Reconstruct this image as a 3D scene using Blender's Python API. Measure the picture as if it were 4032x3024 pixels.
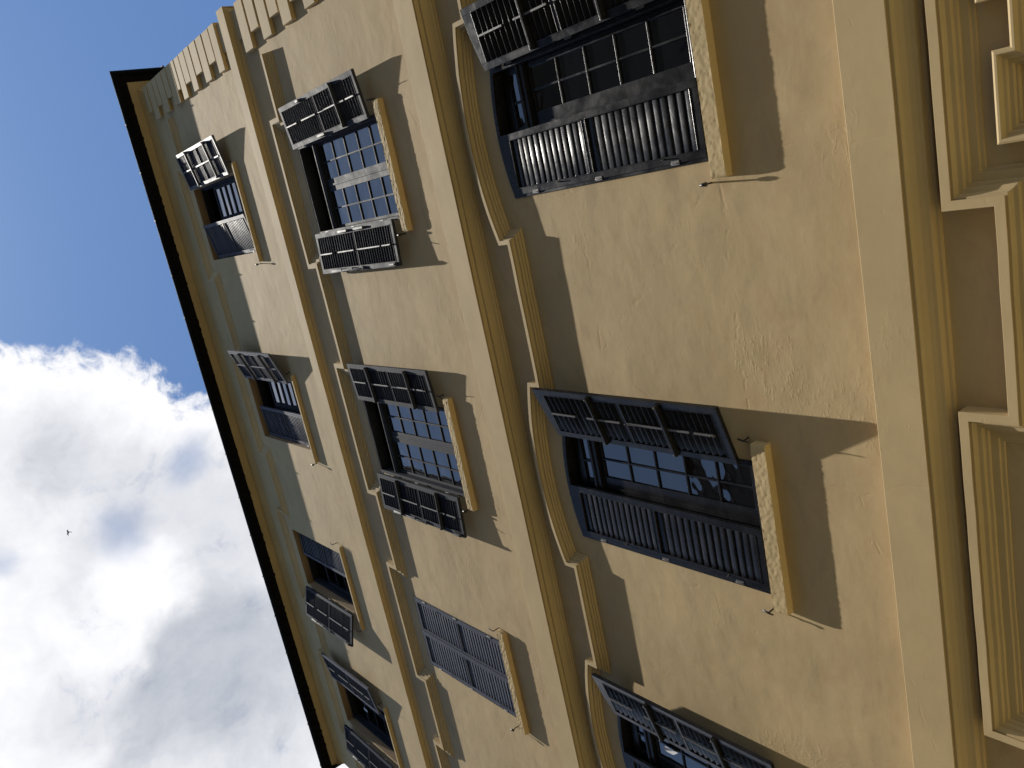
import bpy, bmesh, math, random
from mathutils import Matrix, Vector
random.seed(7)
S = bpy.context.scene
for o in list(bpy.data.objects):
    bpy.data.objects.remove(o)
COL = S.collection
R_ = math.radians

# ---------------------------------------------------------------- camera
cam_d = bpy.data.cameras.new('camera')
cam_d.sensor_width = 36.0
cam_d.lens = 36.0 * 3194.0 / 4032.0
cam_d.clip_start = 0.05
cam_d.clip_end = 3000.0
cam = bpy.data.objects.new('camera', cam_d)
COL.objects.link(cam)
cam.matrix_world = Matrix(((-0.20282928, 0.95197459, 0.22935704, 0.0),
                           (0.76769397, 0.29999373, -0.56625943, -5.0),
                           (-0.60787026, 0.06122202, -0.79167266, 1.6),
                           (0, 0, 0, 1)))
S.camera = cam

# ---------------------------------------------------------------- light
SUN = Vector((0.43, -1.0, 5.4)).normalized()        # towards the sun
SUN_EL = math.asin(SUN.z)
SUN_AZ = math.atan2(SUN.x, SUN.y)                    # clockwise from +Y
sd = bpy.data.lights.new('sun', 'SUN')
sd.energy = 5.0
sd.angle = R_(0.53)
sd.color = (1.0, 0.95, 0.86)
sun = bpy.data.objects.new('sun', sd)
sun.rotation_euler = SUN.to_track_quat('Z', 'Y').to_euler()
sun.location = (0, -20, 60)
COL.objects.link(sun)

S.view_settings.view_transform = 'Standard'
S.view_settings.look = 'None'
S.view_settings.gamma = 1.0
S.view_settings.exposure = 0.45
S.cycles.max_bounces = 8
S.cycles.diffuse_bounces = 5
S.cycles.glossy_bounces = 4
S.cycles.sample_clamp_indirect = 6.0

# ---------------------------------------------------------------- sky with clouds
W = bpy.data.worlds.new('World')
S.world = W
W.use_nodes = True


class G:
    """tiny node-graph helper"""
    def __init__(s, tree):
        s.t = tree
        tree.nodes.clear()

    def n(s, kind, ins=None, **kw):
        nd = s.t.nodes.new(kind)
        for k, v in kw.items():
            setattr(nd, k, v)
        for k, v in (ins or {}).items():
            sock = nd.inputs[k]
            if isinstance(v, bpy.types.NodeSocket):
                s.t.links.new(v, sock)
            else:
                sock.default_value = v
        return nd

    def m(s, op, a, b=None, c=None, clamp=False):
        ins = {0: a}
        if b is not None:
            ins[1] = b
        if c is not None:
            ins[2] = c
        nd = s.n('ShaderNodeMath', ins, operation=op)
        nd.use_clamp = clamp
        return nd.outputs[0]

    def noise(s, vec, scale, detail=4.0, rough=0.5, dist=0.0, col=False):
        nd = s.n('ShaderNodeTexNoise', {'Vector': vec, 'Scale': scale, 'Detail': detail,
                                        'Roughness': rough, 'Distortion': dist})
        return nd.outputs['Color' if col else 'Fac']

    def rng(s, v, a, b, c=0.0, d=1.0, smooth=True):
        nd = s.n('ShaderNodeMapRange', {'Value': v, 'From Min': a, 'From Max': b,
                                        'To Min': c, 'To Max': d})
        if smooth:
            nd.interpolation_type = 'SMOOTHSTEP'
        return nd.outputs['Result']

    def mix(s, f, a, b, mode='MIX'):
        nd = s.n('ShaderNodeMix', data_type='RGBA', blend_type=mode)
        for k, v in ((0, f), (6, a), (7, b)):
            if isinstance(v, bpy.types.NodeSocket):
                s.t.links.new(v, nd.inputs[k])
            else:
                nd.inputs[k].default_value = v if k == 0 else (*v, 1.0)[:4]
        return nd.outputs[2]


g = G(W.node_tree)
SKY_STRENGTH = 0.11
sky = g.n('ShaderNodeTexSky', sky_type='NISHITA', sun_disc=False, sun_elevation=SUN_EL,
          sun_rotation=SUN_AZ, altitude=1200.0, air_density=1.0, dust_density=0.6, ozone_density=1.6)
tc = g.n('ShaderNodeTexCoord')
sep = g.n('ShaderNodeSeparateXYZ', {0: tc.outputs['Generated']})
dz = g.m('MAXIMUM', sep.outputs['Z'], 0.03)
px = g.m('DIVIDE', sep.outputs['X'], dz)
py = g.m('DIVIDE', sep.outputs['Y'], dz)
pv = g.n('ShaderNodeCombineXYZ', {0: px, 1: py, 2: 0.0}).outputs[0]
# domain-warped cloud field on a flat cloud layer
wn = g.noise(pv, 5.0, 4, 0.6, 0.0, col=True)
wv = g.n('ShaderNodeVectorMath', {0: wn, 1: (0.5, 0.5, 0.5)}, operation='SUBTRACT').outputs[0]
wv = g.n('ShaderNodeVectorMath', {0: wv, 'Scale': 0.10}, operation='SCALE').outputs[0]
pw = g.n('ShaderNodeVectorMath', {0: pv, 1: wv}, operation='ADD').outputs[0]
n1 = g.noise(pw, 6.0, 8, 0.62)
n2 = g.noise(pw, 2.6, 5, 0.5)
n3 = g.noise(pw, 19.0, 7, 0.65)
s_ = g.m('ADD', g.m('MULTIPLY', px, -0.843), g.m('MULTIPLY', py, -0.539))
s_ = g.m('ADD', s_, 0.0)
edge = g.m('ADD', s_, g.m('MULTIPLY', g.m('SUBTRACT', n1, 0.5), 0.15))
edge = g.m('ADD', edge, g.m('MULTIPLY', g.m('SUBTRACT', n3, 0.5), 0.10))


def blob(cx, cy, r, soft=1.0, wob=0.5):
    d = g.n('ShaderNodeVectorMath', {0: pw, 1: (cx, cy, 0)}, operation='DISTANCE').outputs['Value']
    d = g.m('ADD', d, g.m('MULTIPLY', g.m('SUBTRACT', n1, 0.5), r * wob))
    return g.rng(d, r * (1 - soft), r, 1.0, 0.0)


cover = g.rng(edge, -0.026, 0.000)
# the bank thins out behind the building's street side
cover = g.m('MULTIPLY', cover, g.rng(py, -0.5, -0.15))
hole = g.m('MAXIMUM', blob(-0.275, 0.135, 0.050, 1.0, 1.6), blob(-0.236, 0.218, 0.034, 1.0, 1.8))
hole = g.m('MAXIMUM', hole, blob(-0.262, 0.010, 0.035, 1.0, 1.5))
rag = g.m('MULTIPLY', g.rng(n3, 0.56, 0.72), g.rng(n2, 0.50, 0.60))
cover = g.m('MULTIPLY', cover, g.m('SUBTRACT', 1.0, g.m('MULTIPLY', rag, 0.20)))
cover = g.m('MULTIPLY', cover, g.m('SUBTRACT', 1.0, g.m('MULTIPLY', hole, 0.5)))
# shade: how grey the underside of the cloud is
grey = g.m('MULTIPLY', g.rng(n2, 0.44, 0.62), 0.42)
grey = g.m('MAXIMUM', grey, g.m('MULTIPLY', blob(-0.50, 0.19, 0.22, 0.75, 0.9), 0.78))
grey = g.m('MAXIMUM', grey, g.m('MULTIPLY', blob(-0.17, 0.10, 0.10, 0.9, 1.3), 0.66))
grey = g.m('MAXIMUM', grey, g.m('MULTIPLY', blob(-0.29, 0.14, 0.12, 0.9, 1.4), 0.60))
grey = g.m('MAXIMUM', grey, g.m('MULTIPLY', blob(-0.24, 0.25, 0.09, 0.9, 1.3), 0.48))
grey = g.m('MULTIPLY', grey, g.m('SUBTRACT', 1.0, blob(-0.345, 0.13, 0.085, 0.6, 1.5)))
grey = g.m('MULTIPLY', grey, g.m('SUBTRACT', 1.0, g.m('MULTIPLY', blob(-0.39, 0.06, 0.08, 0.6, 1.5), 0.9)))
grey = g.m('MULTIPLY', grey, g.rng(edge, 0.0, 0.10))
grey = g.m('ADD', grey, g.m('MULTIPLY', g.m('SUBTRACT', n3, 0.5), 0.55), clamp=True)
k = 1.0 / SKY_STRENGTH
cloud = g.mix(grey, (0.74 * k, 0.74 * k, 0.76 * k), (0.30 * k, 0.33 * k, 0.385 * k))
haze_f = g.rng(py, -0.05, -0.5, 0.0, 0.28)
skycol = g.mix(1.0, sky.outputs[0], (0.80, 0.98, 1.10), 'MULTIPLY')
skycol = g.mix(haze_f, skycol, (0.26 * k, 0.28 * k, 0.31 * k))
col = g.mix(cover, skycol, cloud)
bg = g.n('ShaderNodeBackground', {'Color': col, 'Strength': SKY_STRENGTH})
out = g.n('ShaderNodeOutputWorld', {'Surface': bg.outputs[0]})


# ---------------------------------------------------------------- materials
def new_mat(name):
    m = bpy.data.materials.new(name)
    m.use_nodes = True
    return m, G(m.node_tree)


def finish(g, bsdf):
    g.n('ShaderNodeOutputMaterial', {'Surface': bsdf.outputs[0]})


def plaster(name, base, bumpk=1.0, rough=0.85, grain=1.0, stain=1.0, coat=1.0):
    m, g = new_mat(name)
    tc = g.n('ShaderNodeTexCoord').outputs['Object']
    a = g.noise(tc, 0.9, 5, 0.6, 0.4)
    b = g.noise(tc, 3.7, 6, 0.62, 0.8)
    c = g.noise(tc, 17.0, 4, 0.6)
    st = g.n('ShaderNodeMapping', {'Vector': tc, 'Scale': (1.0, 1.0, 2.4)}).outputs[0]
    d = g.noise(st, 2.2, 5, 0.65, 0.5)
    c0 = g.mix(g.rng(a, 0.35, 0.68), tuple(x * 0.93 for x in base), tuple(min(x * 1.05, 1) for x in base))
    c1 = g.mix(g.m('MULTIPLY', g.rng(b, 0.48, 0.68), 0.30 * stain), c0, (base[0] * 0.92, base[1] * 0.80, base[2] * 0.74))
    c2 = g.mix(g.m('MULTIPLY', g.rng(d, 0.50, 0.70), 0.42 * stain), c1, (base[0] * 0.74, base[1] * 0.76, base[2] * 0.80))
    spots = g.rng(g.noise(tc, 7.5, 8, 0.7, 1.5), 0.66, 0.74)
    c3 = g.mix(g.m('MULTIPLY', spots, 0.36 * stain), c2, tuple(x * 0.62 for x in base))
    specks = g.rng(g.noise(tc, 46.0, 2, 0.5), 0.735, 0.78)
    c4 = g.mix(g.m('MULTIPLY', specks, 0.6 * stain), c3, tuple(x * 0.40 for x in base))
    # relief
    h = g.m('MULTIPLY', g.noise(tc, 1.6, 2, 0.45), 0.012)
    lum = g.n('ShaderNodeMapping', {'Vector': tc, 'Scale': (2.2, 2.2, 4.2)}).outputs[0]
    h = g.m('ADD', h, g.m('MULTIPLY', g.noise(lum, 1.0, 4, 0.5, 0.3), 0.0030))
    h = g.m('ADD', h, g.m('MULTIPLY', g.noise(tc, 6.0, 5, 0.55, 0.3), 0.0022))
    patch = g.rng(g.noise(tc, 0.8, 3, 0.5), 0.54, 0.68)
    sq = g.n('ShaderNodeMapping', {'Vector': tc, 'Scale': (11.0, 11.0, 22.0)}).outputs[0]
    rid = g.rng(g.noise(sq, 1.0, 6, 0.68, 0.25), 0.50, 0.64)
    h = g.m('ADD', h, g.m('MULTIPLY', g.m('MULTIPLY', patch, rid), 0.0013))
    h = g.m('ADD', h, g.m('MULTIPLY', g.noise(tc, 34.0, 4, 0.6), 0.0003 * grain))
    pits = g.rng(g.noise(tc, 24.0, 3, 0.6, 0.8), 0.68, 0.73)
    h = g.m('SUBTRACT', h, g.m('MULTIPLY', pits, 0.0009))
    cr = g.n('ShaderNodeTexVoronoi', {'Vector': g.mix(0.12, tc, g.noise(tc, 2.0, 3, 0.6, 0, col=True)), 'Scale': 0.55}, feature='DISTANCE_TO_EDGE')
    crk = g.m('MULTIPLY', g.rng(cr.outputs['Distance'], 0.0, 0.006, 1.0, 0.0), g.rng(b, 0.50, 0.60))
    h = g.m('SUBTRACT', h, g.m('MULTIPLY', crk, 0.0009))
    bp = g.n('ShaderNodeBump', {'Height': h, 'Strength': 1.0 * bumpk, 'Distance': 1.0})
    bs = g.n('ShaderNodeBsdfPrincipled', {'Base Color': c4, 'Roughness': rough, 'Normal': bp.outputs[0],
                                          'Specular IOR Level': 0.25})
    finish(g, bs)
    return m


def paint(name, base, rough, bumpk=1.0, wear=(0.10, 0.10, 0.11), weark=0.5, spec=0.5):
    m, g = new_mat(name)
    tc = g.n('ShaderNodeTexCoord').outputs['Object']
    a = g.noise(tc, 5.0, 5, 0.6, 0.5)
    b = g.noise(tc, 42.0, 4, 0.65)
    f = g.m('MULTIPLY', g.rng(b, 0.60, 0.70), g.rng(a, 0.48, 0.62))
    c = g.mix(g.m('MULTIPLY', f, weark), base, wear)
    c = g.mix(g.m('MULTIPLY', g.rng(a, 0.4, 0.7), 0.35), c, tuple(x * 1.7 + 0.004 for x in base))
    r = g.m('ADD', rough, g.m('MULTIPLY', g.m('SUBTRACT', a, 0.5), 0.35))
    h = g.m('ADD', g.m('MULTIPLY', b, 0.0006), g.m('MULTIPLY', g.noise(tc, 14.0, 3, 0.5), 0.0012))
    bp = g.n('ShaderNodeBump', {'Height': h, 'Strength': bumpk, 'Distance': 1.0})
    bs = g.n('ShaderNodeBsdfPrincipled', {'Base Color': c, 'Roughness': r, 'Normal': bp.outputs[0],
                                          'Specular IOR Level': spec})
    finish(g, bs)
    return m


BASE = (0.482, 0.362, 0.198)
M_WALL = plaster('ochre_plaster', BASE, 1.0)
M_TRIM = plaster('ochre_trim', (0.490, 0.370, 0.200), 0.5, 0.8, 0.7, 0.3)
M_SILL = plaster('sill_plaster', (0.52, 0.395, 0.21), 0.8, 0.85, 3.0, 0.4)
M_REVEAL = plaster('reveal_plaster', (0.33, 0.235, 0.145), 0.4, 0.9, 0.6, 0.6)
M_BLACK = paint('black_gloss_paint', (0.012, 0.012, 0.014), 0.27, 1.0, weark=0.5, spec=0.23)
M_SLATE = paint('slate_blue_paint', (0.024, 0.027, 0.038), 0.70, 1.0, (0.14, 0.14, 0.15), 0.5, 0.16)
M_FADED = paint('faded_slate_paint', (0.055, 0.060, 0.082), 0.58, 1.0, (0.16, 0.16, 0.17), 0.5, 0.20)
M_SHADE = paint('dark_panel_slat_shade', (0.012, 0.013, 0.020), 0.75, 1.0, (0.05, 0.05, 0.055), 0.4, 0.1)  # dark panels, and the underside shade of open slats put into their colour
M_IRON = paint('iron', (0.02, 0.016, 0.013), 0.5, 1.0, (0.07, 0.03, 0.015), 0.5)
M_STEEL = paint('worn_steel', (0.075, 0.072, 0.072), 0.6, 1.0, (0.08, 0.06, 0.05), 0.6)
M_TILE = paint('roof_tile', (0.007, 0.006, 0.005), 0.85, 1.0, (0.02, 0.012, 0.008), 0.5, 0.1)
M_GUT = paint('gutter_metal', (0.004, 0.005, 0.007), 0.75, 1.0, (0.015, 0.015, 0.015), 0.3, 0.1)
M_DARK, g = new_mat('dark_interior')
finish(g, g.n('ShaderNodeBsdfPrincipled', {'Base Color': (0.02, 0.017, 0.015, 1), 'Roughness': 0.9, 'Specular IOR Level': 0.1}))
M_CURT, g = new_mat('white_cloth')
finish(g, g.n('ShaderNodeBsdfPrincipled', {'Base Color': (0.7, 0.7, 0.74, 1), 'Roughness': 0.8}))
M_GLASS, g = new_mat('window_glass')
tcg = g.n('ShaderNodeTexCoord').outputs['Object']
hg = g.m('ADD', g.m('MULTIPLY', g.noise(tcg, 2.2, 2, 0.35), 0.016), g.m('MULTIPLY', g.noise(tcg, 7.0, 1, 0.3), 0.0009))
bg_ = g.n('ShaderNodeBump', {'Height': hg, 'Strength': 1.0, 'Distance': 1.0})
dirt = g.noise(tcg, 11.0, 6, 0.7, 1.0)
gl = g.n('ShaderNodeBsdfPrincipled', {'Base Color': (0.006, 0.007, 0.010, 1), 'Roughness': g.rng(dirt, 0.55, 0.8, 0.02, 0.16),
                                      'IOR': 1.52, 'Specular IOR Level': 1.0, 'Normal': bg_.outputs[0],
                                      'Coat Weight': 1.0, 'Coat Roughness': 0.02, 'Coat Normal': bg_.outputs[0]})
finish(g, gl)
M_GROUND, g = new_mat('street_paving')
tcg = g.n('ShaderNodeTexCoord').outputs['Object']
gc = g.mix(g.noise(tcg, 0.7, 6, 0.6), (0.235, 0.205, 0.105), (0.30, 0.262, 0.135))
br = g.n('ShaderNodeTexBrick', {'Vector': tcg, 'Color1': (1, 1, 1, 1), 'Color2': (0.9, 0.9, 0.9, 1), 'Mortar': (0.5, 0.5, 0.5, 1), 'Scale': 1.4, 'Mortar Size': 0.012})
gc = g.mix(1.0, gc, br.outputs['Color'], 'MULTIPLY')
finish(g, g.n('ShaderNodeBsdfPrincipled', {'Base Color': gc, 'Roughness': 0.85}))
M_ROAD, g = new_mat('asphalt')
tcg = g.n('ShaderNodeTexCoord').outputs['Object']
finish(g, g.n('ShaderNodeBsdfPrincipled', {'Base Color': g.mix(g.noise(tcg, 9.0, 6, 0.7), (0.035, 0.033, 0.030), (0.065, 0.060, 0.053)), 'Roughness': 0.9}))
M_LEAF, g = new_mat('leaves')
tcg = g.n('ShaderNodeTexCoord').outputs['Object']
finish(g, g.n('ShaderNodeBsdfPrincipled', {'Base Color': g.mix(g.noise(tcg, 3.0, 3, 0.6), (0.03, 0.06, 0.015), (0.06, 0.10, 0.03)), 'Roughness': 0.6}))
M_BARK, g = new_mat('bark')
finish(g, g.n('ShaderNodeBsdfPrincipled', {'Base Color': (0.07, 0.05, 0.035, 1), 'Roughness': 0.9}))
M_BIRD, g = new_mat('dark_feathers')
finish(g, g.n('ShaderNodeBsdfPrincipled', {'Base Color': (0.012, 0.012, 0.014, 1), 'Roughness': 0.7}))


# ---------------------------------------------------------------- mesh helpers
class MB:
    def __init__(s):
        s.v = []
        s.f = []
        s.mi = []
        s.sm = []

    def add(s, vs, fs, mi=0, sm=False):
        b = len(s.v)
        s.v += [tuple(p) for p in vs]
        for f in fs:
            s.f.append(tuple(b + i for i in f))
            s.mi.append(mi)
            s.sm.append(sm)

    def box(s, x0, x1, y0, y1, z0, z1, mi=0):
        vs = [(x, y, z) for z in (z0, z1) for y in (y0, y1) for x in (x0, x1)]
        s.add(vs, [(0, 2, 3, 1), (4, 5, 7, 6), (0, 1, 5, 4), (2, 6, 7, 3), (0, 4, 6, 2), (1, 3, 7, 5)], mi)

    def tube(s, pts, r, n=8, mi=0, cap=True):
        pts = [Vector(p) for p in pts]
        rings = []
        for i, p in enumerate(pts):
            d = (pts[min(i + 1, len(pts) - 1)] - pts[max(i - 1, 0)]).normalized()
            a = d.orthogonal().normalized() if i == 0 else (A - d * A.dot(d)).normalized()
            A = a
            b = d.cross(a)
            rr = r[i] if isinstance(r, (list, tuple)) else r
            rings.append([p + (a * math.cos(t) + b * math.sin(t)) * rr for t in [2 * math.pi * j / n for j in range(n)]])
        vs = [q for rg in rings for q in rg]
        fs = [(i * n + j, i * n + (j + 1) % n, (i + 1) * n + (j + 1) % n, (i + 1) * n + j)
              for i in range(len(pts) - 1) for j in range(n)]
        s.add(vs, fs, mi, True)
        if cap:
            s.add(rings[0], [tuple(range(n))[::-1]], mi)
            s.add(rings[-1], [tuple(range(n))], mi)

    def prism(s, poly, axis, a0, a1, mi=0, sm=False):
        """extrude a closed 2-D polygon along axis x|y|z between a0 and a1"""
        def P(u, v, w):
            return {'x': (w, u, v), 'y': (u, w, v), 'z': (u, v, w)}[axis]
        n = len(poly)
        vs = [P(u, v, a0) for u, v in poly] + [P(u, v, a1) for u, v in poly]
        s.add(vs, [(i, (i + 1) % n, n + (i + 1) % n, n + i) for i in range(n)], mi, sm)
        s.add([P(u, v, a0) for u, v in poly], [tuple(range(n))[::-1]], mi)
        s.add([P(u, v, a1) for u, v in poly], [tuple(range(n))], mi)

    def build(s, name, mats, parent=None, bevel=0.0, loc=None, subs=None):
        me = bpy.data.meshes.new(name)
        me.from_pydata(s.v, [], s.f)
        if not isinstance(mats, (list, tuple)):
            mats = [mats]
        for m in mats:
            me.materials.append(m)
        for p, i, sm in zip(me.polygons, s.mi, s.sm):
            p.material_index = i
            p.use_smooth = sm
        bm = bmesh.new()
        bm.from_mesh(me)
        bmesh.ops.remove_doubles(bm, verts=bm.verts, dist=1e-5)
        bmesh.ops.recalc_face_normals(bm, faces=bm.faces)
        bm.to_mesh(me)
        bm.free()
        o = bpy.data.objects.new(name, me)
        COL.objects.link(o)
        if parent is not None:
            o.parent = parent
        if loc is not None:
            o.location = loc
        if bevel:
            md = o.modifiers.new('bevel', 'BEVEL')
            md.width = bevel
            md.segments = 2
            md.limit_method = 'ANGLE'
            md.angle_limit = R_(35)
            md.harden_normals = False
        return o


def tag(o, label=None, cat=None, group=None, kind=None):
    for k_, v_ in (('label', label), ('category', cat), ('group', group), ('kind', kind)):
        if v_:
            o[k_] = v_
    return o


def jit(i, amp, seed=0.0):
    return amp * (math.sin(i * 12.9898 + seed * 78.233) * 43758.5453 % 1.0 - 0.5) * 2


def sweep_xz(path, prof, closed_ends=True):
    """moulding that follows a path on the facade; prof = [(p, n)] with p out of the wall, n to the right of travel"""
    m = MB()
    P0 = [Vector((a, b)) for a, b in path]
    P = [P0[0]]
    for q in range(1, len(P0)):
        L_ = (P0[q] - P0[q - 1]).length
        n_ = max(1, int(L_ / 0.22))
        nn = (P0[q] - P0[q - 1]).normalized()
        for e in range(1, n_ + 1):
            v = P0[q - 1].lerp(P0[q], e / n_)
            if e < n_:
                v = v + Vector((-nn.y, nn.x)) * jit(len(P), 0.0016, 2.2)
            P.append(v)
    N = len(P)
    nr = []
    for i in range(N):
        ds = []
        if i > 0:
            ds.append((P[i] - P[i - 1]).normalized())
        if i < N - 1:
            ds.append((P[i + 1] - P[i]).normalized())
        ns = [Vector((d.y, -d.x)) for d in ds]
        if len(ns) == 2:
            nr.append((ns[0] + ns[1]) / (1 + ns[0].dot(ns[1])))
        else:
            nr.append(ns[0])
    k_ = len(prof)
    vs = []
    for i in range(N):
        for p, n in prof:
            q = P[i] + nr[i] * n
            vs.append((q.x, -p * (1 + jit(i, 0.012, 5.1)), q.y))
    fs = [(i * k_ + j, (i + 1) * k_ + j, (i + 1) * k_ + j + 1, i * k_ + j + 1) for i in range(N - 1) for j in range(k_ - 1)]
    m.add(vs, fs)
    if closed_ends:
        m.add(vs[:k_], [tuple(range(k_))])
        m.add(vs[-k_:], [tuple(range(k_))[::-1]])
    return m


def sweep_xy(prof, x_left, x_right, depth, step=0.6, wob=0.0):
    """band that runs along the front and round the right-hand corner; prof = [(p, z)]"""
    m = MB()
    cols = []
    n = max(2, int((x_right - x_left) / step))
    for i in range(n):
        x = x_left + (x_right - x_left) * i / n
        cols.append([(x, -p, z + jit(i, wob, z) * 0.5) for p, z in prof])
    cols.append([(x_right + p, -p, z) for p, z in prof])
    cols.append([(x_right + p, depth, z) for p, z in prof])
    k_ = len(prof)
    vs = [v for c in cols for v in c]
    fs = [(i * k_ + j, (i + 1) * k_ + j, (i + 1) * k_ + j + 1, i * k_ + j + 1) for i in range(len(cols) - 1) for j in range(k_ - 1)]
    m.add(vs, fs)
    m.add(cols[0], [tuple(range(k_))])
    return m


def arc(x0, x1, z_end, z_mid, n=14):
    pts = []
    for i in range(n + 1):
        t = i / n
        x = x0 + (x1 - x0) * t
        pts.append((x, z_end + (z_mid - z_end) * (1 - (2 * t - 1) ** 2)))
    return pts


# ---------------------------------------------------------------- the setting
street = MB()
street.add([(-600, -600, 0), (600, -600, 0), (600, 600, 0), (-600, 600, 0)], [(0, 1, 2, 3)])
street = street.build('ground', M_ROAD)
tag(street, 'asphalt street in front of the building', kind='structure')

pave = MB()
pave.box(-600, 600, -5.6, 0.0, -0.2, 0.12)
pave = pave.build('pavement', M_GROUND)
tag(pave, 'pale stone pavement along the foot of the building', kind='structure')

# ---------------------------------------------------------------- the building
XL, XR, ZT, DEP = -11.84, 3.14, 18.42, 10.0
bld = bpy.data.objects.new('building', None)
COL.objects.link(bld)
tag(bld, 'tall ochre plastered building with dark louvred shutters, moulded cornices and corner quoins', 'building')

ROW1 = [dict(c=0.50), dict(c=-3.08), dict(c=-6.39), dict(c=-9.72)]
ROW2 = [dict(c=0.53), dict(c=-3.045), dict(c=-6.34), dict(c=-9.65)]
ROW3 = [dict(l=-0.145, r=1.155), dict(l=-3.65, r=-2.40), dict(l=-6.89, r=-5.66), dict(l=-10.17, r=-9.0)]
H1, H2 = 0.60, 0.605
Z1 = (5.50, 7.88, 7.965)
Z2 = (10.00, 12.35)
Z3 = (14.775, 17.13)
opens = []
for w in ROW1:
    opens.append((w['c'] - H1, w['c'] + H1, Z1[0], Z1[2]))
for w in ROW2:
    opens.append((w['c'] - H2, w['c'] + H2, Z2[0], Z2[1]))
for w in ROW3:
    opens.append((w['l'], w['r'], Z3[0], Z3[1]))

wl = MB()
xs = sorted({XL, XR} | {o[0] for o in opens} | {o[1] for o in opens})
zs = sorted({0.0, ZT} | {o[2] for o in opens} | {o[3] for o in opens})
for i in range(len(xs) - 1):
    for j in range(len(zs) - 1):
        cx, cz = (xs[i] + xs[i + 1]) / 2, (zs[j] + zs[j + 1]) / 2
        if any(o[0] < cx < o[1] and o[2] < cz < o[3] for o in opens):
            continue
        wl.add([(xs[i], 0, zs[j]), (xs[i + 1], 0, zs[j]), (xs[i + 1], 0, zs[j + 1]), (xs[i], 0, zs[j + 1])], [(0, 1, 2, 3)])
# reveals: plastered near the face in the top row, dark timber elsewhere
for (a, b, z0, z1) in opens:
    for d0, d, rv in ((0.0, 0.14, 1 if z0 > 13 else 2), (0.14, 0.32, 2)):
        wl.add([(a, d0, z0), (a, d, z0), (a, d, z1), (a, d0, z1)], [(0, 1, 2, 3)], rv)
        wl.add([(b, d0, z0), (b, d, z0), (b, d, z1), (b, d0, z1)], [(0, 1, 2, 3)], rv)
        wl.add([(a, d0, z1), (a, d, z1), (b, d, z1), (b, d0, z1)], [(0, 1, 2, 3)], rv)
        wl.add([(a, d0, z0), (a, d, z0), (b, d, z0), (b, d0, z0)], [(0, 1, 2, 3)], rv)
# spandrels over the arched heads of the first row
for w in ROW1:
    ap = arc(w['c'] - H1, w['c'] + H1, Z1[1], Z1[2], 14)
    for k_ in range(14):
        (xa, za), (xb, zb) = ap[k_], ap[k_ + 1]
        wl.add([(xa, 0, za), (xb, 0, zb), (xb, 0, Z1[2]), (xa, 0, Z1[2])], [(0, 1, 2, 3)])
        wl.add([(xa, 0, za), (xb, 0, zb), (xb, 0.2, zb), (xa, 0.2, za)], [(0, 1, 2, 3)], 1)
# side and back walls
wl.add([(XR, 0, 0), (XR, DEP, 0), (XR, DEP, ZT), (XR, 0, ZT)], [(0, 1, 2, 3)])
wl.add([(XL, 0, 0), (XL, DEP, 0), (XL, DEP, ZT), (XL, 0, ZT)], [(0, 3, 2, 1)])
wl.add([(XL, DEP, 0), (XR, DEP, 0), (XR, DEP, ZT), (XL, DEP, ZT)], [(0, 3, 2, 1)])
wl = wl.build('wall', [M_WALL, M_REVEAL, M_DARK], bld)

def room(parent, x0, x1, z0, z1):
    rm = MB()
    d0, d1 = 0.32, 1.6
    rm.add([(x0, d0, z0), (x1, d0, z0), (x1, d0, z1), (x0, d0, z1), (x0, d1, z0), (x1, d1, z0), (x1, d1, z1), (x0, d1, z1)],
           [(0, 1, 5, 4), (3, 7, 6, 2), (0, 4, 7, 3), (1, 2, 6, 5), (4, 5, 6, 7)])
    return rm.build('dark_room', M_DARK, parent)


# belt courses (storey bands)
sweep_xy([(0, 13.72), (0.055, 13.685), (0.065, 13.655), (0.110, 13.635), (0.110, 13.375), (0.098, 13.375), (0.098, 13.385),
          (0.085, 13.38), (0.040, 13.355), (0.034, 13.335), (0.012, 13.31), (0.0, 13.28)], XL, XR, DEP, 0.3, 0.010).build('belt_course', M_TRIM, bld, 0.004)
sweep_xy([(0, 9.03), (0.177, 8.975), (0.180, 8.64), (0.174, 8.64), (0.174, 8.654), (0.164, 8.654), (0.164, 8.637), (0.118, 8.630), (0.115, 8.606), (0.098, 8.602),
          (0.072, 8.594), (0.050, 8.578), (0.036, 8.556), (0.020, 8.552), (0.017, 8.534), (0, 8.532)],
         XL, XR, DEP, 0.5, 0.006).build('belt_course', M_TRIM, bld, 0.004)
sweep_xy([(0, 4.41), (0.150, 4.385), (0.150, 4.075), (0.143, 4.075), (0.143, 4.087), (0.133, 4.087), (0.133, 4.060), (0.112, 4.045), (0.085, 4.012), (0.072, 3.985),
          (0.066, 3.962), (0.030, 3.952), (0.027, 3.930), (0, 3.926)], XL, XR, DEP, 0.5, 0.005).build('belt_course', M_TRIM, bld, 0.004)

# hood moulds: continuous strings that step up over every window
HC = [0.534, -3.0, -6.29, -9.60]
X_END = 2.40


def hood(prof, z_str, z_top, half, xr, cs=HC, crown=None, name='hood_mould', mat=None):
    path = [(XL + 0.03, z_str)]
    for c in sorted(cs):
        a, b = c - half, c + half
        path.append((a, z_str))
        if crown is None:
            path += [(a, z_top), (b, z_top)]
        else:
            path += arc(a, b, z_top, crown, 20)
        path.append((b, z_str))
    path.append((xr, z_str))
    return sweep_xz(path, prof).build(name, mat or M_TRIM, bld, 0.002)


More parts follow.
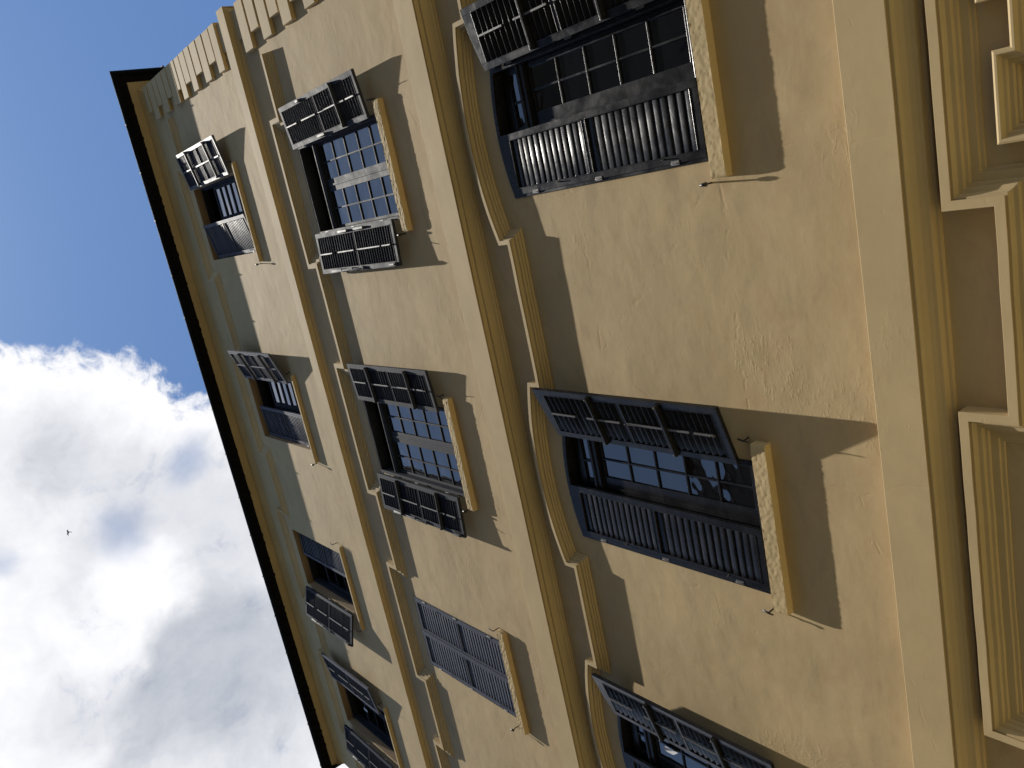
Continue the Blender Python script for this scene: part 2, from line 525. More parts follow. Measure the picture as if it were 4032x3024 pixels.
hood([(0, 0), (0.080, 0.0), (0.080, 0.03), (0.066, 0.034), (0.060, 0.055), (0.040, 0.075), (0.034, 0.095), (0.018, 0.115), (0.016, 0.14), (0, 0.155)],
     17.19, 17.53, 1.05, 2.44)
hood([(0, 0), (0.092, 0.0), (0.092, 0.066), (0.087, 0.066), (0.087, 0.056), (0.081, 0.056), (0.081, 0.072), (0.058, 0.084), (0.055, 0.118), (0.040, 0.122),
      (0.037, 0.154), (0.020, 0.158), (0.017, 0.192), (0, 0.197)], 12.585, 12.845, 1.05, X_END)
hood([(0, 0), (0.112, 0.0), (0.112, 0.044), (0.107, 0.044), (0.107, 0.036), (0.101, 0.036), (0.101, 0.049), (0.066, 0.060), (0.063, 0.083), (0.043, 0.087), (0.041, 0.104),
      (0.024, 0.107), (0.021, 0.126), (0, 0.130)], 8.02, 8.165, 1.05, X_END, crown=8.325)
hood([(0, 0), (0.120, 0.0), (0.120, 0.057), (0.114, 0.057), (0.114, 0.048), (0.105, 0.048), (0.105, 0.068), (0.092, 0.072), (0.076, 0.084), (0.072, 0.108), (0.050, 0.114), (0.047, 0.132),
      (0.030, 0.136), (0.028, 0.182), (0.014, 0.186), (0.012, 0.206), (0, 0.209)], 3.59, 3.873, 1.165, X_END, cs=[0.53, -3.03, -6.35, -9.7])

# crossetted surround of the ground floor window, just inside the frame edge
sp = [(0, 0), (0.092, 0.0), (0.098, 0.012), (0.098, 0.026), (0.082, 0.034), (0.070, 0.038), (0.066, 0.055), (0.050, 0.060), (0.048, 0.082), (0.03, 0.086), (0.03, 0.10), (0, 0.102)]
for c in (0.53,):
    xo, xi, xk = 0.84, 0.35, 0.095
    pth = [(c - xo, 2.2), (c - xo, 3.565), (c - xi, 3.565), (c - xi, 3.475), (c - xk, 3.475), (c - xk, 3.63),
           (c + xk, 3.63), (c + xk, 3.475), (c + xi, 3.475), (c + xi, 3.565), (c + xo, 3.565), (c + xo, 2.2)]
    sweep_xz(pth, sp).build('window_surround', M_TRIM, bld, 0.002)

# quoins
ql = [(13.98, 14.23), (14.59, 14.87), (15.24, 15.49), (15.82, 16.07), (16.28, 16.60), (16.93, 17.25), (17.57, 17.89)]
qs = [(14.26, 14.555), (14.905, 15.205), (15.52, 15.79), (16.10, 16.25), (16.63, 16.90), (17.28, 17.54), (17.92, 18.16)]
z = 13.08
k_ = 0
while z > 9.3:
    (ql if k_ % 2 == 0 else qs).append((z - 0.285, z))
    z -= 0.334
    k_ += 1
z = 8.50
while z > 4.9:
    (ql if k_ % 2 == 0 else qs).append((z - 0.285, z))
    z -= 0.334
    k_ += 1
for lst, xl, yd in ((ql, 2.545, 0.42), (qs, 2.735, 0.60)):
    for i, (z0, z1) in enumerate(lst):
        q_ = 0.060 + jit(i, 0.003, z0)
        a = xl + jit(i, 0.006, z1)
        poly = [(a, 0.0), (a, -q_), (XR + q_, -q_), (XR + q_, yd), (XR, yd), (XR, 0.0)]
        m_ = MB()
        m_.prism(poly, 'z', z0, z1)
        o = m_.build('quoin', M_TRIM, bld, 0.007)
        tag(o, group='corner quoins')
# recessed bed between the blocks
bd = MB()
bd.prism([(2.77, 0.0), (2.77, -0.022), (XR + 0.022, -0.022), (XR + 0.022, 0.40), (XR, 0.40), (XR, 0)], 'z', 13.70, 18.10)
bd.prism([(2.77, 0.0), (2.77, -0.022), (XR + 0.022, -0.022), (XR + 0.022, 0.40), (XR, 0.40), (XR, 0)], 'z', 9.05, 13.36)
bd.build('quoin_bed', M_TRIM, bld)

# eaves: cove, soffit, tiles, gutter
EZ = 18.42
sweep_xy([(0, EZ - 0.20), (0.012, EZ - 0.19), (0.014, EZ - 0.165), (0.035, EZ - 0.15), (0.045, EZ - 0.10), (0.072, EZ - 0.045), (0.078, EZ - 0.012), (0.090, EZ), (0.225, EZ), (0.23, EZ + 0.05)],
         XL, XR, DEP, 0.4, 0.004).build('soffit', M_TRIM, bld)
rf = sweep_xy([(0.215, EZ + 0.012), (0.42, EZ + 0.03), (0.435, EZ + 0.045), (0.435, EZ + 0.075), (0.20, EZ + 0.16), (-4.9, EZ + 2.2)], XL - 0.07, XR, DEP, 0.6)
rf.box(XL - 0.11, XL - 0.02, -0.43, 0.60, EZ - 0.01, EZ + 0.10)
# ends of the tiles peeping below the edge
i = 0
x = XL
while x < XR + 0.2:
    r = 0.035 + jit(i, 0.012)
    yb = -0.226 + jit(i, 0.012, 3)
    pts = [(x + r * math.cos(t), EZ + 0.004 + r * 0.35 * math.sin(t)) for t in [math.pi * (1 + q / 6) for q in range(7)]]
    rf.prism([(a, b) for a, b in pts], 'y', -0.40, yb)
    x += 0.19 + jit(i, 0.03, 9)
    i += 1
rf = rf.build('roof', M_TILE, bld)
gt = MB()
gp = [(0.405 + 0.055 * math.cos(t), EZ + 0.045 + 0.055 * math.sin(t)) for t in [math.pi * (1 + q / 10) for q in range(11)]]
pr = [(0.35, EZ + 0.05)] + gp + [(0.46, EZ + 0.055), (0.452, EZ + 0.055)]
gs = sweep_xy(pr, XL - 0.1, XR, DEP, 0.8, 0.004)
gt = gs
x = XL + 0.2
i = 0
while x < XR + 0.4:
    dx = jit(i, 0.08)
    gt.box(x + dx, x + dx + 0.028, -0.468, -0.34, EZ - 0.018, EZ + 0.066)
    x += 0.95
    i += 1
for y in (0.5, 1.3, 2.4):
    gt.box(XR + 0.34, XR + 0.475, y, y + 0.03, EZ - 0.02, EZ + 0.09)
gt = gt.build('gutter', M_GUT, rf)


# ---------------------------------------------------------------- windows
def slats(m, x0, x1, z0, z1, n, yc, wdt=0.042, th=0.016, ang=50, mi=0, seed=0, jitk=3.0):
    """rounded louvre boards, outer edge low"""
    pitch = (z1 - z0) / n
    for i in range(n):
        a = R_(ang + jit(i, jitk, seed))
        zc = z0 + pitch * (i + 0.5)
        # board axis in (y,z): outer(-y) edge low
        ux, uz = -math.cos(a), -math.sin(a)
        vx, vz = -uz, ux
        hw = wdt / 2
        poly = []
        for q in range(12):
            t_ = 2 * math.pi * q / 12
            e_, f_ = hw * math.cos(t_), th * 0.5 * math.sin(t_)
            f_ += 0.0 if math.sin(t_) < 0 else th * 0.15 * math.sin(t_)
            poly.append((yc + ux * e_ + vx * f_, zc + uz * e_ + vz * f_))
        m.prism(poly, 'x', x0, x1, mi, True)


def leaf(sgn, w, z0, z1, midz, n_hi, n_lo, zt_hinge=None, bars=(), rod=True, ang=70, stile=0.062, rail=0.075, top=0.065, t=0.040,
         stubs=(), seed=0, panelled=False, bolt_edge=False, wf=1.34, sth=0.015, sm=0):
    """one shutter leaf. hinge at local x=0; panel runs to sgn*w; outer face y=0, inner face y=t"""
    m = MB()
    W_ = lambda a, b: (min(sgn * a, sgn * b), max(sgn * a, sgn * b))
    zh = z1 if zt_hinge is None else zt_hinge

    def ztop(u):
        return zh + (z1 - zh) * (1 - (1 - u / w) ** 2)

    def bx(u0, u1, y0, y1, a, b, mi=0):
        x0, x1 = W_(u0, u1)
        m.box(x0, x1, y0, y1, a, b, mi)

    # stiles
    for (u0, u1) in ((0, stile), (w - stile, w)):
        poly = [(sgn * u0, z0), (sgn * u1, z0), (sgn * u1, ztop(u1)), (sgn * u0, ztop(u0))]
        m.prism(poly, 'y', 0, t)
    bx(stile, w - stile, 0.001, t - 0.001, z0, z0 + rail)
    bx(stile, w - stile, 0.001, t - 0.001, midz - 0.026, midz + 0.026)
    # top rail, following the curved head
    k_ = 6
    for i in range(k_):
        u0 = stile + (w - 2 * stile) * i / k_
        u1 = stile + (w - 2 * stile) * (i + 1) / k_
        m.prism([(sgn * u0, zh - top), (sgn * u1, zh - top), (sgn * u1, ztop(u1)), (sgn * u0, ztop(u0))], 'y', 0.001, t - 0.001)
    x0, x1 = W_(stile - 0.004, w - stile + 0.004)
    if panelled:
        bx(stile, w - stile, 0.010, 0.018, z0 + rail, zh - top, 2)
        slats(m, x0, x1, midz + 0.026, zh - top, n_hi, t * 0.55, seed=seed, ang=86, th=0.006, wdt=1.1 * (zh - top - midz - 0.026) / n_hi, mi=2)
        slats(m, x0, x1, z0 + rail, midz - 0.026, n_lo, t * 0.55, seed=seed + 5, ang=86, th=0.006, wdt=1.1 * (midz - z0 - rail - 0.026) / n_lo, mi=2)
        bx(w * 0.5 - 0.012, w * 0.5 + 0.012, t - 0.004, t + 0.008, z0 + rail, zh - top)
    else:
        slats(m, x0, x1, midz + 0.026, zh - top, n_hi, t * 0.5, seed=seed, ang=ang, th=sth, mi=sm, wdt=wf * (zh - top - midz - 0.026) / n_hi)
        slats(m, x0, x1, z0 + rail, midz - 0.026, n_lo, t * 0.5, seed=seed + 5, ang=ang, th=sth, mi=sm, wdt=wf * (midz - z0 - rail - 0.026) / n_lo)
    # small beads round the louvre panels on both faces
    for (a, b) in ((z0 + rail, midz - 0.026), (midz + 0.026, zh - top)):
        for yy in ((-0.003, 0.002), (t - 0.002, t + 0.003)):
            bx(stile - 0.008, stile + 0.001, yy[0], yy[1], a, b)
            bx(w - stile - 0.001, w - stile + 0.008, yy[0], yy[1], a, b)
            bx(stile, w - stile, yy[0], yy[1], a - 0.008, a)
            bx(stile, w - stile, yy[0], yy[1], b, b + 0.008)
    # inner face: tilt rod, closing bars
    if rod:
        uc = w * 0.52
        for (a, b) in ((z0 + rail + 0.03, z0 + rail + 0.24), (z0 + rail + 0.29, midz - 0.04), (midz + 0.05, midz + (zh - midz) * 0.45), (midz + (zh - midz) * 0.60, zh - top - 0.02)):
            bx(uc - 0.009, uc + 0.009, t + 0.010, t + 0.022, a, b, 1)
            zz = a + 0.03
            while zz < b:
                bx(uc - 0.003, uc + 0.003, t - 0.004, t + 0.012, zz, zz + 0.006, 1)
                zz += 0.06
        for zz in (midz - 0.075, z0 + rail + 0.02):
            m.tube([(sgn * uc, t + 0.012, zz), (sgn * (uc + 0.02), t + 0.05, zz + 0.03)], 0.005, 6, 1)
    for zb in bars:
        x0, x1 = W_(0.012, w - 0.018)
        m.prism([(t + 0.001, zb - 0.022), (t + 0.034, zb - 0.020), (t + 0.040, zb - 0.008), (t + 0.040, zb + 0.010), (t + 0.033, zb + 0.022), (t + 0.001, zb + 0.022)], 'x', x0, x1, 0)
        m.tube([(sgn * (w - 0.03), t, zb), (sgn * (w - 0.03), t + 0.052, zb)], 0.010, 8, 1)
        m.tube([(sgn * 0.03, t, zb), (sgn * 0.03, t + 0.050, zb)], 0.009, 8, 1)
    for (uf, za, zb) in stubs:
        bx(uf * w - 0.014, uf * w + 0.014, t + 0.004, t + 0.034, za, zb, 1)
        bx(uf * w - 0.02, uf * w + 0.02, t, t + 0.02, (za + zb) / 2 - 0.02, (za + zb) / 2 + 0.02, 0)
    if bolt_edge:
        uu = w - 0.030
        m.tube([(sgn * uu, t + 0.018, midz - 0.15), (sgn * uu, t + 0.018, zh - 0.35)], 0.007, 6, 1)
        m.tube([(sgn * (uu + 0.012), t + 0.026, midz - 0.15), (sgn * (uu + 0.012), t + 0.026, zh - 0.35)], 0.005, 6, 1)
        for zz in (midz - 0.12, midz + 0.18, midz + 0.5):
            bx(uu - 0.02, uu + 0.02, t, t + 0.028, zz, zz + 0.035, 0)
        bx(uu - 0.022, uu + 0.022, t, t + 0.03, z0 + 0.05, z0 + 0.20, 0)
        bx(uu - 0.010, uu + 0.010, t + 0.03, t + 0.042, z0 + 0.07, z0 + 0.18, 1)
    # hinges on the outer face and little pintles
    for zz in (z0 + 0.30, (z0 + zh) / 2, zh - 0.30):
        bx(-0.014, 0.022, -0.004, 0.001, zz - 0.040, zz + 0.040, 1)
        m.tube([(0, -0.004, zz - 0.045), (0, -0.004, zz + 0.045)], 0.005, 6, 1)
    for zz in (z0 + 0.18 * (zh - z0), z0 + 0.72 * (zh - z0)):
        m.tube([(sgn * 0.045, 0, zz), (sgn * 0.045, -0.028, zz - 0.004)], [0.008, 0.005], 6, 1)
    return m


def put_leaf(m, mats, parent, hx, hy, sgn, theta, label=None):
    o = m.build('shutter', mats, parent, 0.0025)
    o.location = (hx, hy, 0)
    o.rotation_euler = (0, 0, -R_(theta) if sgn > 0 else R_(theta))
    if label:
        o['label'] = label
    return o


def stay(parent, x, z, kind=0):
    """small iron shutter dog beside the sill"""
    m = MB()
    if kind == 0:
        m.tube([(x, 0.01, z), (x, -0.075, z - 0.004)], 0.0075, 8)
        m.tube([(x - 0.012, -0.07, z - 0.045), (x, -0.078, z), (x + 0.006, -0.07, z + 0.05), (x - 0.004, -0.06, z + 0.07)], [0.006, 0.009, 0.008, 0.003], 8)
    elif kind == 1:
        m.tube([(x, 0.01, z), (x, -0.10, z), (x + 0.01, -0.105, z + 0.09), (x + 0.03, -0.09, z + 0.10)], [0.007, 0.007, 0.006, 0.004], 8)
    else:
        m.tube([(x, 0.01, z), (x, -0.09, z)], 0.007, 8)
        m.tube([(x, -0.085, z - 0.02), (x, -0.10, z + 0.03)], [0.018, 0.010], 8)
    return m.build('shutter_stay', M_IRON, parent)


def sill(parent, x0, x1, z0, z1, p, rough_amp):
    """masonry sill with a hand-roughened front edge"""
    m = MB()
    n = int((x1 - x0) / 0.012)
    nf = 9 if rough_amp > 0.004 else 3
    rows = [(0.0, z1 + 0.004), (-p * 0.5, z1 + 0.002)] + [(-p, z1 - (z1 - z0) * q / nf) for q in range(nf + 1)] + [(-p * 0.6, z0), (0, z0)]
    rnd = random.Random(int((x0 + 50) * 97 + z0 * 13))
    vs = []
    off = [0.0] * len(rows)
    for i in range(n + 1):
        x = x0 + (x1 - x0) * i / n
        # rounded ends
        e = min(i, n - i)
        rd = 0.012 * max(0.0, 1 - e / 2.0) ** 2
        for j, (y, zz) in enumerate(rows):
            off[j] = off[j] * 0.35 + rnd.uniform(-1, 1) * 0.65
            a = rough_amp if 2 <= j <= nf + 1 else (rough_amp * 0.6 if j == nf + 2 else 0)
            yy = y + (off[j] * a * 0.7 if a else 0)
            z_ = zz + off[(j + 3) % len(rows)] * a * (0.5 if j in (2, nf + 2) else 0.2)
            if y < 0:
                yy += rd
            vs.append((x, yy, z_))
    k_ = len(rows)
    fs = [(i * k_ + j, (i + 1) * k_ + j, (i + 1) * k_ + j + 1, i * k_ + j + 1) for i in range(n) for j in range(k_ - 1)]
    m.add(vs, fs, 0, True)
    m.add(vs[:k_], [tuple(range(k_))])
    m.add(vs[-k_:], [tuple(range(k_))[::-1]])
    o = m.build('sill', M_SILL, parent)
    for pg in o.data.polygons:
        pg.use_smooth = True
    md = o.modifiers.new('edge', 'EDGE_SPLIT')
    md.split_angle = R_(50)
    return o


def casement(parent, x0, x1, z0, z1, y, cols, rows, mats, st=0.05, cst=0.06, mun=0.016, glass=True):
    """pair of glazed casements, each with its own glass"""
    t = 0.036
    xm = (x0 + x1) / 2
    for (a, b) in ((x0, xm - 0.002), (xm + 0.002, x1)):
        m = MB()
        la = st if a == x0 else cst
        lb = st if b == x1 else cst
        m.box(a, a + la, y, y + t, z0, z1)
        m.box(b - lb, b, y, y + t, z0, z1)
        m.box(a + la, b - lb, y + 0.001, y + t - 0.001, z0, z0 + 0.075)
        m.box(a + la, b - lb, y + 0.001, y + t - 0.001, z1 - st, z1)
        gx0, gx1, gz0, gz1 = a + la, b - lb, z0 + 0.075, z1 - st
        for c in range(1, cols):
            xc = gx0 + (gx1 - gx0) * c / cols
            m.box(xc - mun / 2, xc + mun / 2, y + 0.004, y + t - 0.004, gz0, gz1)
        for r in range(1, rows):
            zc = gz0 + (gz1 - gz0) * r / rows
            m.box(gx0, gx1, y + 0.002, y + t - 0.006, zc - mun / 2, zc + mun / 2)
        if b == x1:
            m.box(xm - 0.010, xm + 0.016, y - 0.008, y + 0.002, z0 + 0.002, z1 - 0.002)
        cs = m.build('casement', mats, parent, 0.002)
        if glass:
            n = cols * rows * 2
            pan = MB()
            # one sheet, gently uneven from pane to pane as old glazing is
            vs = []
            for r in range(rows + 1):
                for c in range(cols + 1):
                    vs.append((gx0 + (gx1 - gx0) * c / cols, y + 0.018 + random.uniform(-1, 1) * 0.0009, gz0 + (gz1 - gz0) * r / rows))
            pan.add(vs, [(r * (cols + 1) + c, r * (cols + 1) + c + 1, (r + 1) * (cols + 1) + c + 1, (r + 1) * (cols + 1) + c) for r in range(rows) for c in range(cols)])
            pan.build('glass', M_GLASS, parent)


def win_empty(label, group):
    o = bpy.data.objects.new('window', None)
    COL.objects.link(o)
    o.parent = bld
    o['label'] = label
    o['group'] = group
    return o


# --- first row: tall arched windows -------------------------------------------------
def row1(idx):
    c = ROW1[idx]['c']
    a, b = c - H1, c + H1
    lab = ['tall arched window at the top right of the photograph, left leaf shut and right leaf open',
           'tall arched window in the middle of the lower row, sky reflected in its panes',
           'tall arched window cut off by the photo edge, right leaf seen nearly edge on', ''][idx]
    w = win_empty(lab, 'arched windows of the lower row')
    room(w, a, b, Z1[0], Z1[2])
    fr = MB()
    t0, t1 = -0.012, 0.14
    fr.box(a, a + 0.05, t0, t1, Z1[0], Z1[1] + 0.004)
    fr.box(b - 0.05, b, t0, t1, Z1[0], Z1[1] + 0.004)
    fr.box(a + 0.05, b - 0.05, t0 + 0.002, t1, Z1[0], Z1[0] + 0.05)
    ap = arc(a, b, Z1[1], Z1[2], 16)
    for i in range(16):
        (xa, za), (xb, zb) = ap[i], ap[i + 1]
        fr.prism([(xa, za - 0.045), (xb, zb - 0.045), (xb, zb), (xa, za)], 'y', t0 + 0.001, t1 - 0.001)
    # transom
    ztr = 7.49
    fr.box(a + 0.05, b - 0.05, 0.045, 0.135, ztr, ztr + 0.075)
    fr.box(a + 0.05, b - 0.05, 0.030, 0.05, ztr + 0.052, ztr + 0.085)
    # fanlight bars
    fr.box(a + 0.05, a + 0.10, 0.09, 0.13, ztr + 0.075, Z1[2] - 0.05)
    fr.box(b - 0.10, b - 0.05, 0.09, 0.13, ztr + 0.075, Z1[2] - 0.05)
    fr.box(a + 0.1, b - 0.1, 0.09, 0.13, Z1[1] - 0.13, Z1[1] - 0.03)
    for q in range(1, 4):
        xc = a + 0.1 + (b - a - 0.2) * q / 4
        wq = 0.03 if q == 2 else 0.012
        fr.box(xc - wq, xc + wq, 0.095, 0.125, ztr + 0.075, Z1[1] - 0.1)
    # sill bar, with a worn bright edge
    fr.box(a + 0.05, b - 0.05, 0.015, 0.10, Z1[0] + 0.05, Z1[0] + 0.085)
    fr.build('frame', M_BLACK, w, 0.003)
    gl_ = MB()
    gl_.add([(a + 0.1, 0.112, ztr + 0.07), (c, 0.1118, ztr + 0.07), (c, 0.1122, Z1[1] - 0.1), (a + 0.1, 0.112, Z1[1] - 0.1), (b - 0.1, 0.112, ztr + 0.07), (b - 0.1, 0.1125, Z1[1] - 0.1)], [(0, 1, 2, 3), (1, 4, 5, 2)])
    gl_.build('fanlight', M_GLASS, w)
    casement(w, a + 0.055, b - 0.055, Z1[0] + 0.086, ztr - 0.002, 0.085, 2, 5, M_BLACK, st=0.045, cst=0.115, mun=0.018)
    # left leaf, shut
    wl_ = H1 - 0.035
    lf = leaf(1, wl_, Z1[0] + 0.055, 7.925, 6.77, 13, 14, zt_hinge=7.845, rod=False, seed=idx, ang=83, sth=0.014, wf=1.22)
    put_leaf(lf, [M_BLACK, M_STEEL], w, a + 0.028, -0.020, 1, 0.0, 'shut left leaf')
    th = [171, 163, 165, 160][idx]
    hy = [-0.045, -0.04, -0.055, -0.05][idx]
    lf = leaf(-1, wl_, Z1[0] + 0.145, 7.935, 6.77, 13, 15, zt_hinge=7.855, bars=(6.27, 7.13), seed=idx + 3, ang=(62 if idx == 0 else 68), sth=0.007, wf=(1.2 if idx == 0 else 1.5))
    put_leaf(lf, [M_BLACK, M_STEEL], w, b - 0.012, hy, -1, th, 'open right leaf')
    sc_ = [0.515, -3.045, -6.36, -9.7][idx]
    sill(w, sc_ - 0.745, sc_ + 0.745, 5.365, 5.498, 0.080, 0.0042)
    stay(w, sc_ - 0.775, 5.56, 0 if idx else 2)
    stay(w, sc_ + 0.765, 5.56, 0)
    if idx == 2:
        cm = MB()
        n = 10
        vs = []
        for i in range(n + 1):
            for j in range(7):
                u = i / n
                v = j / 6
                xa = -6.077 - 0.003 * v + (-0.055 - 0.025 * v) * u
                za = 7.325 - (0.19 - 0.07 * u) * v - 0.012 * math.sin(u * 6)
                vs.append((xa, 0.075 - 0.010 * math.sin(u * 7 + v * 3), za))
        cm.add(vs, [(i * 7 + j, (i + 1) * 7 + j, (i + 1) * 7 + j + 1, i * 7 + j + 1) for i in range(n) for j in range(6)], 0, True)
        cm.build('cloth', M_CURT, w)
    return w


for i in range(3):
    row1(i)


# --- second row: square-headed windows ----------------------------------------------
def row2(idx):
    c = ROW2[idx]['c']
    a, b = c - H2, c + H2
    lab = ['middle row window nearest the quoined corner, both leaves folded back, its right leaf gleaming in the sun',
           'middle row window between the corner one and the shut one, both leaves folded back',
           'middle row window with both louvred leaves shut', ''][idx]
    w = win_empty(lab, 'square headed windows of the middle row')
    room(w, a, b, Z2[0], Z2[1])
    fr = MB()
    t0, t1 = -0.010, 0.14
    fr.box(a, a + 0.042, t0, t1, Z2[0], Z2[1])
    fr.box(b - 0.042, b, t0, t1, Z2[0], Z2[1])
    fr.box(a + 0.042, b - 0.042, t0 + 0.002, t1, Z2[1] - 0.035, Z2[1])
    fr.box(a + 0.042, b - 0.042, t0 + 0.002, t1, Z2[0], Z2[0] + 0.045)
    ztr = 11.895
    fr.box(a + 0.042, b - 0.042, 0.030, 0.135, ztr, ztr + 0.06)
    fr.box(a + 0.042, b - 0.042, 0.020, 0.04, ztr + 0.045, ztr + 0.07)
    MT = M_SLATE
    fr.build('frame', MT, w, 0.003)
    if idx == 2:
        wl_ = H2 - 0.022
        for sg, hx, sd in ((1, a + 0.02, 2), (-1, b - 0.02, 4)):
            lf = leaf(sg, wl_, Z2[0] + 0.035, Z2[1] - 0.02, 11.17, 15, 15, rod=False, seed=sd, stile=0.058, ang=82, sth=0.014, wf=1.18)
            put_leaf(lf, [M_FADED, M_STEEL], w, hx, -0.014, sg, 0.0, 'shut left leaf' if sg > 0 else 'shut right leaf')
        m_ = MB()
        m_.box(c - 0.022, c + 0.022, -0.030, -0.012, Z2[0] + 0.05, Z2[1] - 0.03)
        m_.build('meeting_strip', M_FADED, w, 0.003)
        sc_ = -6.31
        sill(w, sc_ - 0.775, sc_ + 0.775, 9.885, 9.998, 0.076, 0.006)
        stay(w, sc_ - 0.80, 10.16, 2)
        stay(w, sc_ + 0.79, 10.04, 1)
    else:
        casement(w, a + 0.045, b - 0.045, Z2[0] + 0.046, ztr - 0.002, 0.070, 2, 5, MT, st=0.035, cst=0.078, mun=0.020)
        # open fanlight: dark, with a thin rail
        m_ = MB()
        m_.box(a + 0.045, b - 0.045, 0.16, 0.19, ztr + 0.06, ztr + 0.10)
        m_.build('fanlight_rail', MT, w)
        wl_ = 0.555
        right = [M_SLATE, M_SLATE][idx]
        th_r = [173, 176][idx]
        th_l = [177, 177][idx]
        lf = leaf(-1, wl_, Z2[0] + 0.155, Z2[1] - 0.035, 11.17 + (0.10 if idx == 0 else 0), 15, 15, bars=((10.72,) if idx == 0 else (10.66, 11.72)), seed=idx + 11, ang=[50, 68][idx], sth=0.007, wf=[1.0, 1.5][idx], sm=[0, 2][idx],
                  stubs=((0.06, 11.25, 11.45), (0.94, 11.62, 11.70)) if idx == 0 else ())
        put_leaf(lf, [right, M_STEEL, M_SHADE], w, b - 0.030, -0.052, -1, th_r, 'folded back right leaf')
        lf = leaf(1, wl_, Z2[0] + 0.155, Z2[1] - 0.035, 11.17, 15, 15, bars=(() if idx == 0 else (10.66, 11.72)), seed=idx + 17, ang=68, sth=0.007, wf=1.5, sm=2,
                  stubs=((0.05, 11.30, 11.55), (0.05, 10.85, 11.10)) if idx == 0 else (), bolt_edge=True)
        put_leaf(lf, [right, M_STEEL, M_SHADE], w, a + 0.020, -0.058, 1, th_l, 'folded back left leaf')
        sc_ = [0.52, -3.03][idx]
        sill(w, sc_ - 0.745, sc_ + 0.745, 9.885, 9.998, 0.076, 0.0065)
        stay(w, sc_ - 0.77, 10.06, 2)
        stay(w, sc_ + 0.77, 10.06, 0)
    return w


for i in range(3):
    row2(i)


# --- third row: recessed windows under the eaves ---------------------------------------
def row3(idx):
    a, b = ROW3[idx]['l'], ROW3[idx]['r']
    c = (a + b) / 2
    lab = ['top row window nearest the quoined corner, its open right leaf silvery in the sun',
           'top row window second from the quoined corner, right leaf open and left leaf ajar',
           'top row window third from the quoined corner, right leaf shut and left leaf open',
           'top row window farthest from the quoined corner, both leaves open'][idx]
    w = win_empty(lab, 'recessed windows of the top row')
    room(w, a, b, Z3[0], Z3[1])
    yf = 0.13
    MT = M_SLATE
    fr = MB()
    for (x0, x1) in ((a, a + 0.05), (b - 0.05, b)):
        fr.box(x0, x1, yf, yf + 0.12, Z3[0], Z3[1])
    fr.box(a + 0.05, b - 0.05, yf + 0.002, yf + 0.12, Z3[1] - 0.05, Z3[1])
    fr.box(a + 0.05, b - 0.05, yf + 0.002, yf + 0.12, Z3[0], Z3[0] + 0.05)
    fr.build('frame', MT, w, 0.003)
    if idx < 2:
        casement(w, a + 0.055, b - 0.055, Z3[0] + 0.052, 16.55, yf + 0.03, 1, 6, MT, st=0.05, cst=0.06, mun=0.055)
    else:
        casement(w, a + 0.055, b - 0.055, Z3[0] + 0.052, 16.55, yf + 0.10, 1, 4, MT, st=0.05, cst=0.06, mun=0.03, glass=False)
    wl_ = (b - a) / 2 - 0.012
    z0, z1, mz = Z3[0] + 0.12, Z3[1] - 0.10, 15.93
    kw = dict(stile=0.055, rail=0.07, top=0.06)
    if idx == 0:
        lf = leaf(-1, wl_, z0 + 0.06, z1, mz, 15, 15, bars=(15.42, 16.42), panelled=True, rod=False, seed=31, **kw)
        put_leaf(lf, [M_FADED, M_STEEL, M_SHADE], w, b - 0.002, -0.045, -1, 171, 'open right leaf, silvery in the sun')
        lf = leaf(1, wl_, z0, z1, mz, 13, 14, rod=False, ang=78, sth=0.016, wf=1.05, seed=33, **kw)
        put_leaf(lf, [M_FADED, M_STEEL], w, a + 0.012, 0.070, 1, 11, 'left leaf ajar')
    elif idx == 1:
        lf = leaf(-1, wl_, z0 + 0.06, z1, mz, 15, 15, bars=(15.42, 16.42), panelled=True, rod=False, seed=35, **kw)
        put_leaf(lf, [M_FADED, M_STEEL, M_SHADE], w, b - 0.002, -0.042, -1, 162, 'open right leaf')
        lf = leaf(1, wl_, z0, z1, mz, 13, 14, rod=False, ang=78, sth=0.016, wf=1.05, seed=37, **kw)
        put_leaf(lf, [M_FADED, M_STEEL], w, a + 0.012, 0.075, 1, 4, 'left leaf ajar')
    elif idx == 2:
        lf = leaf(-1, wl_ - 0.05, z0, z1, mz, 13, 14, rod=False, ang=78, sth=0.016, wf=1.05, seed=39, **kw)
        put_leaf(lf, [M_FADED, M_STEEL], w, b - 0.012, 0.085, -1, 3, 'shut right leaf')
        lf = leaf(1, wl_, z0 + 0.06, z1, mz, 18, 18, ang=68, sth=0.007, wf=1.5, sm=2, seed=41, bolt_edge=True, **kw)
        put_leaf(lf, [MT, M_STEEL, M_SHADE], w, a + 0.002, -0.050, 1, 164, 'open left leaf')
    else:
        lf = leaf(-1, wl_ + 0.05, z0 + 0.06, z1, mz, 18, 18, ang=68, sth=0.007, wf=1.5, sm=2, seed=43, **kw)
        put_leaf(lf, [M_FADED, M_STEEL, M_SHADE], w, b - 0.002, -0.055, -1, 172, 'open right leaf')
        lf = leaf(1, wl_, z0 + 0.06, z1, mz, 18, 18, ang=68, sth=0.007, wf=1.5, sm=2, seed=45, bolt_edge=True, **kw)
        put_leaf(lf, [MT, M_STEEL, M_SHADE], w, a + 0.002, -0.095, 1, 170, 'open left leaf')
    if idx == 3:
        cm = MB()
        cm.box(-9.80, -9.735, 0.215, 0.219, 16.41, 16.56)
        cm.build('paper', M_CURT, w)
    sc_ = [(-0.307, 1.305), (-3.845, -2.255), (-7.14, -5.46), (-10.42, -8.80)][idx]
    sill(w, sc_[0], sc_[1], 14.722, 14.768, 0.066, 0.002)
    stay(w, sc_[0] - 0.03, 14.80, [2, 2, 1, 1][idx])
    stay(w, sc_[1] + 0.03, 14.90, [0, 0, 1, 0][idx])
    return w


for i in range(4):
    row3(i)

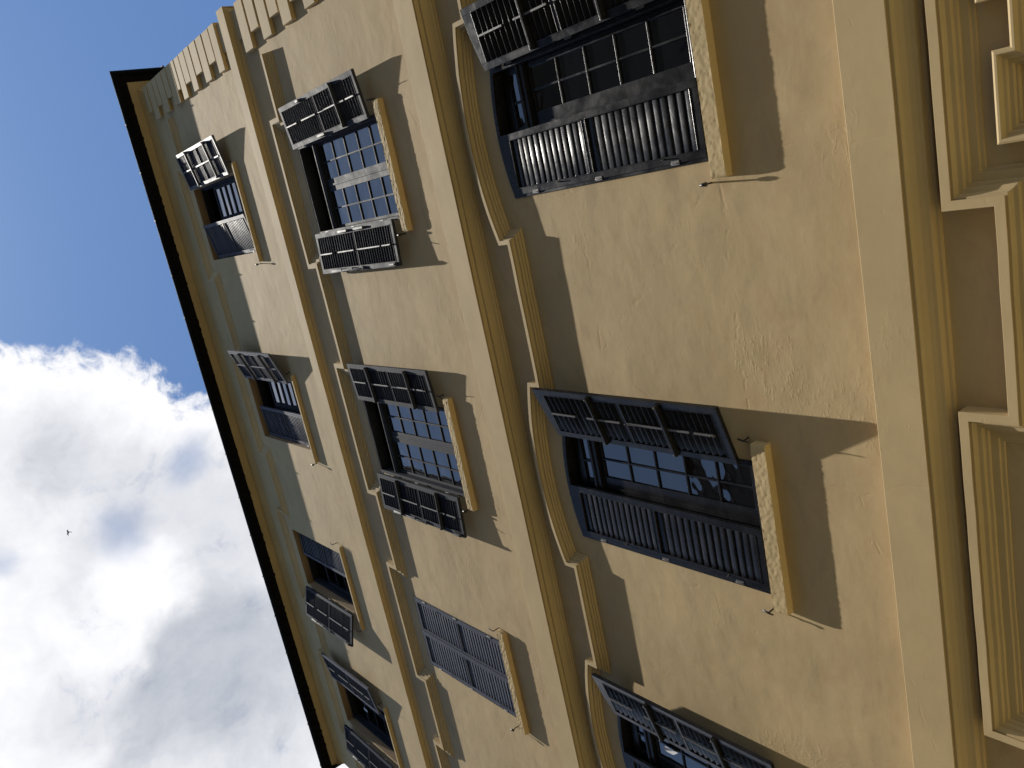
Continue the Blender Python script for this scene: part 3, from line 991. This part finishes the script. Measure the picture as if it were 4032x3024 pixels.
# ---------------------------------------------------------------- bird
ray = Vector((-932.808, 293.35, 3554.426)).normalized()
bm_ = MB()
bm_.tube([(0, -0.11, 0), (0, -0.085, 0.0), (0, -0.03, 0), (0, 0.05, 0), (0, 0.13, 0)], [0.004, 0.022, 0.036, 0.028, 0.010], 10)
bm_.add([(-0.012, 0.10, 0), (0.012, 0.10, 0), (0.045, 0.21, 0.0), (0, 0.18, 0.004), (-0.045, 0.21, 0.0)], [(0, 1, 2, 3), (0, 3, 4)])
for sg in (-1, 1):
    top = [(sg * 0.02, -0.055, 0.01), (sg * 0.13, -0.10, 0.055), (sg * 0.29, 0.02, 0.09), (sg * 0.16, -0.01, 0.055), (sg * 0.02, 0.04, 0.01)]
    bot = [(x, y, z - 0.008) for x, y, z in top]
    bm_.add(top + bot, [(0, 1, 2, 3, 4), (9, 8, 7, 6, 5)] + [(i, (i + 1) % 5, 5 + (i + 1) % 5, 5 + i) for i in range(5)])
bird = bm_.build('bird', M_BIRD)
bird.location = Vector((0, -5, 1.6)) + ray * 62
bird.rotation_euler = (R_(12), R_(-50), R_(20))
tag(bird, 'small dark bird in flight against the clouds', 'bird')

# ---------------------------------------------------------------- across the street (seen only in the window panes)
M_FAR = plaster('brown_render', (0.075, 0.062, 0.045), 0.5)
oh = bpy.data.objects.new('house', None)
COL.objects.link(oh)
ob = MB()
ob.box(-30, -0.6, -24, -12.4, 0, 16.6)
ob.box(-0.6, 12, -24, -12.0, 0, 21.4)
ob.box(-30.2, -0.6, -24.2, -12.15, 16.6, 16.9)
ob.box(-0.8, 12.2, -24.2, -11.8, 21.4, 21.75)
for (cx_, cw, ch) in ((-24, 1.2, 1.5), (-13.4, 1.0, 1.2), (-6.2, 1.3, 1.0), (-2.6, 0.9, 2.2)):
    ob.box(cx_, cx_ + cw, -14.6, -13.4, 16.9, 16.9 + ch)
ob.build('wall', M_FAR, oh)
for k2 in range(9):
    xx = -28.5 + k2 * 4.3
    for zz in (1.2, 5.4, 9.6, 13.2):
        yy = -12.4 if xx < -1 else -12.0
        wn_ = MB()
        wn_.box(xx, xx + 1.2, yy - 0.02, yy + 0.03, zz, zz + 2.0)
        wn_.build('window', M_DARK, oh)
tag(oh, 'brown house across the street, a dark mass mirrored in the arched window panes', 'house')
